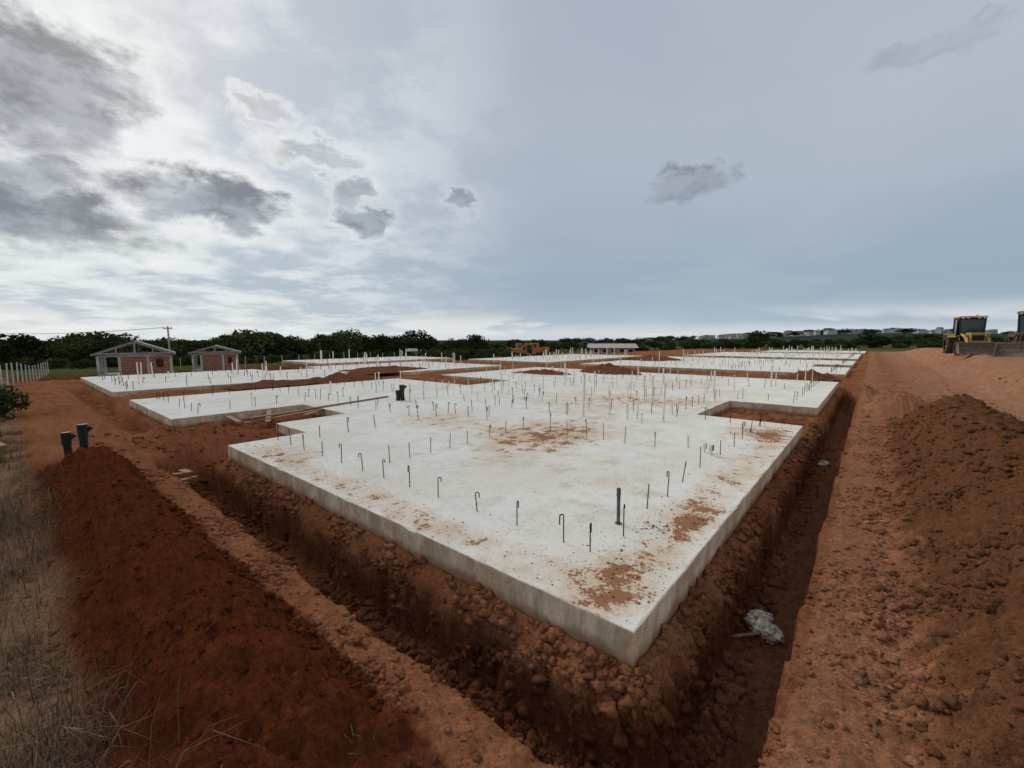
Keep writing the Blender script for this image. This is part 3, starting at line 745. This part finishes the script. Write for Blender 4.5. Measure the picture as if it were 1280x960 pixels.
# ---------------------------------------------------------------- machines
def wheel(acc,x,y,r,w,mt,mr_):
    n=24
    prof=[(-w/2,r*.55),(-w/2,r*.90),(-w*.38,r),(w*.38,r),(w/2,r*.90),(w/2,r*.55)]
    vs=[];fs=[]
    for k in range(n):
        t=2*math.pi*k/n
        for (yy,rr) in prof: vs.append((x+rr*math.cos(t),y+yy,r+rr*math.sin(t)))
    m=len(prof)
    for k in range(n):
        for j in range(m-1): fs.append((k*m+j,k*m+j+1,((k+1)%n)*m+j+1,((k+1)%n)*m+j))
    acc.add(vs,fs,mt)
    acc.tube([(x,y-w*.3,r),(x,y+w*.3,r)],r*.56,16,mr_);acc.tube([(x,y-w*.42,r),(x,y+w*.42,r)],r*.2,10,mt)
    for k in range(n):
        t=2*math.pi*(k+.5)/n;acc.box((x+r*math.cos(t),y+(w*.2 if k%2 else -w*.2),r+r*math.sin(t)),(.05,w*.5,r*.10),mt,Matrix.Rotation(-t,3,'Y'))
def backhoe(x,y,ang,paint=YEL):
    e=empty('backhoe_loader',Matrix.Translation((x,y,gz(x,y)-.02))@Matrix.Rotation(ang,4,'Z'))
    a=Acc()
    for yy in(-.84,.84): wheel(a,-.95,yy,.70,.46,0,1);wheel(a,1.15,yy*.96,.46,.34,0,1)
    a.obj('wheels',[TYRE,paint],e)
    a=Acc();a.box((.1,0,.72),(2.9,.6,.3),1);a.box((1.15,0,1.22),(1.35,.78,.62),0,None,.88);a.box((1.84,0,1.12),(.05,.60,.46),1);a.box((1.9,0,.84),(.12,.8,.14),0)
    for yy in(-.42,.42): a.box((1.0,yy*.93,1.2),(.7,.03,.3),1)
    a.box((1.15,0,.52),(.2,1.4,.16),1);a.box((-.95,0,.72),(.4,1.3,.3),1)
    for yy in(-.86,.86):
        for (x1,z1),(x2,z2) in(((-1.66,1.05),(-1.5,1.42)),((-1.5,1.42),(-.5,1.45)),((-.5,1.45),(-.2,1.18))):
            L_=math.hypot(x2-x1,z2-z1);a.box(((x1+x2)/2,yy,(z1+z2)/2),(L_,.48,.06),0,Matrix.Rotation(-math.atan2(z2-z1,x2-x1),3,'Y'))
    for yy in(-.5,.5): a.box((-.05,yy,.75),(.7,.35,.5),1)
    a.tube([(1.3,.25,1.45),(1.3,.25,2.05)],.04,8,1)
    a.obj('body_and_hood',[paint,DKM],e,bevel=.02)
    a=Acc()
    for yy in(-.66,.66):
        a.tube([(-1.15,yy,1.35),(-1.05,yy,2.6)],.05,4);a.tube([(-.25,yy,1.2),(-.2,yy,2.6)],.04,4);a.tube([(.42,yy*.9,1.25),(.28,yy,2.6)],.05,4)
        a.tube([(-1.15,yy,1.42),(-.25,yy,1.2),(.42,yy*.9,1.25)],.05,4);a.tube([(-1.1,yy,2.58),(.3,yy,2.58)],.05,4)
    a.tube([(.42,-.6,1.3),(.42,.6,1.3)],.05,4);a.tube([(.28,-.66,2.56),(.28,.66,2.56)],.05,4);a.tube([(-1.1,-.66,1.4),(-1.1,.66,1.4)],.05,4)
    a.box((-.38,0,1.2),(1.5,1.25,.1),0);a.box((.38,0,1.05),(.1,1.2,.5),0);a.obj('cab_frame',[DKM],e)
    a=Acc();a.box((-.4,0,2.68),(1.75,1.52,.13),0,None,.90);
    a.box((.5,0,2.60),(.06,1.3,.07),1)
    for yy in(-.55,-.28,.28,.55): a.box((.55,yy,2.60),(.08,.14,.10),2)
    a.tube([(-.2,.3,2.74),(-.2,.3,2.86)],.06,8,2)
    a.obj('cab_roof',[paint,DKM,WHITEC],e,bevel=.02)
    a=Acc();a.add([(.40,-.58,1.32),(.40,.58,1.32),(.29,.62,2.52),(.29,-.62,2.52)],[(0,1,2,3)]);a.add([(-1.13,-.6,1.42),(-1.13,.6,1.42),(-1.06,.62,2.54),(-1.06,-.62,2.54)],[(3,2,1,0)])
    for yy in(-.66,.66): a.add([(-1.1,yy,1.44),(-.28,yy,1.25),(-.22,yy,2.54),(-1.04,yy,2.54)],[(0,1,2,3)])
    a.obj('cab_glass',[GLASS],e)
    a=Acc();a.box((-.6,0,1.5),(.5,.5,.5),0);a.box((-.82,0,1.95),(.14,.48,.6),0);a.tube([(.1,0,1.25),(-.08,0,1.8)],.03,6);a.obj('seat',[DKM],e)
    a=Acc()
    for yy in(-.54,.54):
        a.tube([(.5,yy,1.42),(1.4,yy,1.22),(2.1,yy,.78),(2.4,yy,.32)],[.08,.10,.09,.07],6,0);a.tube([(.6,yy,.75),(1.5,yy,1.08)],.05,8,1)
        a.tube([(1.3,yy,1.42),(2.1,yy,1.15),(2.42,yy,.72)],.035,6,1)
    a.tube([(1.95,-.54,.9),(1.95,.54,.9)],.05,6,0)
    a.obj('loader_arms',[paint,DKM],e)
    a=Acc();pr=[(2.5,.86),(2.40,.5),(2.45,.18),(2.65,.04),(3.2,.04),(3.2,.08),(2.68,.09),(2.51,.22),(2.46,.5),(2.54,.84)]
    n=len(pr);vs=[(p[0],s*1.15,p[1]) for s in(-1,1) for p in pr];fs=[(i,(i+1)%n,n+(i+1)%n,n+i) for i in range(n)];a.add(vs,fs,0)
    for s in(-1,1):
        q=[(2.5,.86),(2.40,.5),(2.45,.18),(2.65,.04),(3.2,.04),(2.95,.45)]
        a.add([(p[0],s*1.15,p[1]) for p in q]+[(p[0],s*1.12,p[1]) for p in q],[(0,1,2,3,4,5),(11,10,9,8,7,6)]+[(i,(i+1)%6,6+(i+1)%6,6+i) for i in range(6)],0)
    for k in range(8): a.box((3.26,-1.02+k*.291,.055),(.14,.07,.04),0)
    a.obj('front_bucket',[STEEL],e)
    a=Acc();a.box((-1.75,0,.75),(.3,1.7,.5),0)
    for yy in(-.85,.85): a.box((-1.8,yy,.6),(.16,.16,1.0),0);a.box((-1.8,yy,.06),(.4,.3,.08),0)
    a.tube([(-1.9,0,.9),(-2.2,0,1.5),(-2.1,0,2.2),(-1.8,0,2.5)],[.14,.13,.11,.09],6,1);a.tube([(-1.75,0,2.55),(-2.5,0,1.8),(-2.9,0,1.3)],[.09,.1,.07],6,1);a.tube([(-2.3,0,1.2),(-2.4,0,2.1)],.05,8,0)
    a.box((-2.9,0,1.05),(.4,.5,.45),0,Matrix.Rotation(.5,3,'Y'),.75)
    a.obj('backhoe_boom',[DKM,paint],e)
    return e
backhoe(33.6,31.6,math.radians(-124));backhoe(31.3,25.8,math.radians(-146),paint=simple('faded_dark_paint',(.16,.09,.04),.6,0,.4,3))
def excavator(x,y,ang):
    e=empty('crawler_excavator',Matrix.Translation((x,y,gz(x,y)))@Matrix.Rotation(ang,4,'Z'))
    a=Acc()
    for yy in(-.85,.85):
        pr=[(-1.4,.1),(-1.55,.35),(-1.4,.6),(1.4,.6),(1.55,.35),(1.4,.1)];n=6
        a.add([(p[0],yy+s*.22,p[1]) for s in(-1,1) for p in pr],[(0,1,2,3,4,5),(11,10,9,8,7,6)]+[(i,(i+1)%n,n+(i+1)%n,n+i) for i in range(n)],0)
    a.obj('tracks',[DKM],e)
    a=Acc();a.box((-.3,0,1.1),(2.4,1.9,.7),0);a.box((-1.3,0,1.2),(.5,1.9,.8),0);a.box((.5,.55,1.75),(1.0,.8,1.1),0,None,.9);a.box((.55,.55,1.85),(1.02,.82,.6),1,None,.93)
    a.obj('house_and_cab',[ORNG,GLASS],e,bevel=.04)
    a=Acc();a.tube([(.7,-.1,1.3),(1.6,-.1,2.2),(2.6,-.1,2.0)],[.16,.16,.12],6);a.tube([(2.6,-.1,2.05),(3.0,-.1,1.0)],[.12,.09],6);a.box((3.0,-.1,.75),(.6,.7,.5),1,None,.7);a.obj('boom',[ORNG,STEEL],e)
excavator(.8,72,.2);excavator(5.0,78,2.6)
# ---------------------------------------------------------------- world
w=bpy.data.worlds.new('World');sc.world=w;w.use_nodes=True;nt=w.node_tree;L=nt.links.new
w.cycles.sampling_method='MANUAL';w.cycles.sample_map_resolution=256
SUN_AZ=-41;SUN_EL=32
bg=nt.nodes['Background'];bg.inputs['Strength'].default_value=.1
sky=N(nt,'ShaderNodeTexSky',sky_type='NISHITA');sky.sun_disc=False;sky.sun_elevation=math.radians(SUN_EL);sky.sun_rotation=math.radians(SUN_AZ);sky.dust_density=2
tc=N(nt,'ShaderNodeTexCoord');D=tc.outputs['Generated']
sep=N(nt,'ShaderNodeSeparateXYZ');L(D,sep.inputs[0])
def ma(op,a,c=None,cl=False):
    n=N(nt,'ShaderNodeMath',operation=op);n.use_clamp=cl
    for i,x in enumerate((a,c)):
        if x is None: continue
        if isinstance(x,(int,float)): n.inputs[i].default_value=x
        else: L(x,n.inputs[i])
    return n.outputs[0]
def mr(v,a,c,d=0,e=1):
    n=N(nt,'ShaderNodeMapRange');n.interpolation_type='SMOOTHSTEP'
    for k,x in zip(('From Min','From Max','To Min','To Max'),(a,c,d,e)): n.inputs[k].default_value=x
    L(v,n.inputs['Value']);return n.outputs[0]
def mix(f,a,c):
    n=N(nt,'ShaderNodeMix',data_type='RGBA')
    if isinstance(f,(int,float)): n.inputs[0].default_value=f
    else: L(f,n.inputs[0])
    for i,x in ((6,a),(7,c)):
        if isinstance(x,tuple): n.inputs[i].default_value=x+(1,)
        else: L(x,n.inputs[i])
    return n.outputs[2]
el=ma('ARCSINE',sep.outputs[2]);az=ma('ARCTAN2',sep.outputs[0],sep.outputs[1])
den=ma('ADD',ma('MAXIMUM',sep.outputs[2],0),.14)
cb=N(nt,'ShaderNodeCombineXYZ');L(ma('DIVIDE',sep.outputs[0],den),cb.inputs[0]);L(ma('DIVIDE',sep.outputs[1],den),cb.inputs[1])
def noise(vec,s,det=6,ro=.55,dist=0):
    n=N(nt,'ShaderNodeTexNoise',noise_dimensions='2D');n.inputs['Scale'].default_value=s;n.inputs['Detail'].default_value=det;n.inputs['Roughness'].default_value=ro;n.inputs['Distortion'].default_value=dist;L(vec,n.inputs['Vector']);return n
PL=cb.outputs[0]
def deg(x): return math.radians(x)
nP=noise(PL,.5,4,.5,.3);sP=N(nt,'ShaderNodeSeparateColor');L(nP.outputs['Color'],sP.inputs[0])
ramp=N(nt,'ShaderNodeValToRGB');cr=ramp.color_ramp
cr.elements[0].position=0;cr.elements[0].color=(.60,.67,.72,1)
cr.elements[1].position=1;cr.elements[1].color=(.41,.45,.52,1)
for p,c in((.014,(.62,.69,.73)),(.035,(.39,.49,.58)),(.10,(.31,.41,.51)),(.22,(.355,.43,.515)),(.42,(.43,.485,.56)),(.6,(.43,.475,.55))):
    x=cr.elements.new(p);x.color=c+(1,)
elw=ma('ADD',el,ma('MULTIPLY',ma('SUBTRACT',sP.outputs[0],.5),.05))
L(elw,ramp.inputs['Fac'])
col=ramp.outputs['Color']
col=mix(mr(sP.outputs[1],.38,.68,0,.22),col,(.58,.61,.66))
col=mix(mr(sP.outputs[2],.50,.70,0,.20),col,(.30,.37,.46))
def dirv(a,e): a=deg(a);e=deg(e);return (math.sin(a)*math.cos(e),math.cos(a)*math.cos(e),math.sin(e))
n_=N(nt,'ShaderNodeVectorMath',operation='DOT_PRODUCT');L(D,n_.inputs[0]);n_.inputs[1].default_value=dirv(-48,16)
gl=mr(n_.outputs['Value'],.62,1.0,0,1.0)
wn=noise(PL,1.9,5,.62).outputs['Fac']
gm=ma('MULTIPLY',gl,mr(wn,.38,.66,.14,.78))
col=mix(gm,col,(.80,.85,.87))
hz=ma('MULTIPLY',mr(el,.075,.03),mr(el,.0,.02));hz=ma('MULTIPLY',hz,mr(sP.outputs[0],.47,.58,0,.75))
col=mix(hz,col,(.78,.81,.82))
# cumulus fragments
ae=N(nt,'ShaderNodeCombineXYZ');L(az,ae.inputs[0]);L(ma('MULTIPLY',el,1.8),ae.inputs[1])
dn=noise(ae.outputs[0],9,5,.62)
dsep=N(nt,'ShaderNodeSeparateColor');L(dn.outputs['Color'],dsep.inputs[0])
azd=ma('ADD',az,ma('MULTIPLY',ma('SUBTRACT',dsep.outputs[0],.5),.16))
eld=ma('ADD',el,ma('MULTIPLY',ma('SUBTRACT',dsep.outputs[1],.5),.09))
fz=ma('MULTIPLY',ma('SUBTRACT',dsep.outputs[2],.5),1.3)
def cloud(a,e,ra,re):
    x=ma('MULTIPLY',ma('SUBTRACT',azd,deg(a)),1/deg(ra));y=ma('MULTIPLY',ma('SUBTRACT',eld,deg(e)),1/deg(re))
    return ma('SQRT',ma('ADD',ma('MULTIPLY',x,x),ma('MULTIPLY',y,y)))
def pix(x,y):
    p=math.atan(55/535);X=(x-640)/535;Yc=-(y-480)/535
    yy=math.cos(p)+Yc*math.sin(p);zz=-math.sin(p)+Yc*math.cos(p)
    return math.degrees(math.atan2(X,yy)),math.degrees(math.atan2(zz,math.hypot(X,yy)))
dark=None;dmin=None
for (x,y,ra,re,k) in((25,95,9,5.5,1),(35,258,9.5,3.6,1),(10,215,7,2.4,.8),(265,252,9,2.8,1),(210,232,4,1.8,.7),(455,275,3.8,1.8,.95),(395,188,4.8,1.4,.55),(860,228,5.2,2.0,.8),(580,250,2.2,1.1,.65),(1160,62,5,1.4,.25),(435,235,2.8,1.3,.65),(-250,180,12,5,.8),(325,135,3,1.1,.4)):
    a_,e_=pix(x,y);d=cloud(a_,e_,ra,re);m_=mr(ma('ADD',d,fz),1.1,.5,0,k)
    dark=m_ if dark is None else ma('MAXIMUM',dark,m_)
    dmin=d if dmin is None else ma('MINIMUM',dmin,d)
rim=ma('MULTIPLY',mr(ma('ADD',dmin,fz),1.8,1.0,0,.65),mr(az,deg(8),deg(-36),.0,1))
col=mix(rim,col,(.80,.83,.84))
shade=mix(mr(dsep.outputs[1],.36,.64),(.145,.175,.215),(.33,.375,.43))
col=mix(dark,col,shade)
sc10=N(nt,'ShaderNodeVectorMath',operation='SCALE');L(col,sc10.inputs[0]);sc10.inputs['Scale'].default_value=10.2
fin=mix(.95,sky.outputs[0],sc10.outputs[0])
L(fin,bg.inputs['Color'])
sd=bpy.data.lights.new('sun','SUN');sd.energy=1.5;sd.angle=math.radians(20);sd.color=(1,.93,.83)
so=link(bpy.data.objects.new('sun',sd));dv=Vector(dirv(SUN_AZ,SUN_EL+8));so.rotation_euler=dv.to_track_quat('Z','Y').to_euler()
# ---------------------------------------------------------------- camera
cd=bpy.data.cameras.new('camera');cd.sensor_width=36;cd.lens=36*535/1280;cd.clip_end=8000;cd.clip_start=.05
co=link(bpy.data.objects.new('camera',cd));co.location=(0,0,2.0);co.rotation_euler=(math.pi/2-math.atan(55/535),0,0);sc.camera=co
sc.view_settings.view_transform='Standard';sc.view_settings.look='None';sc.view_settings.exposure=0
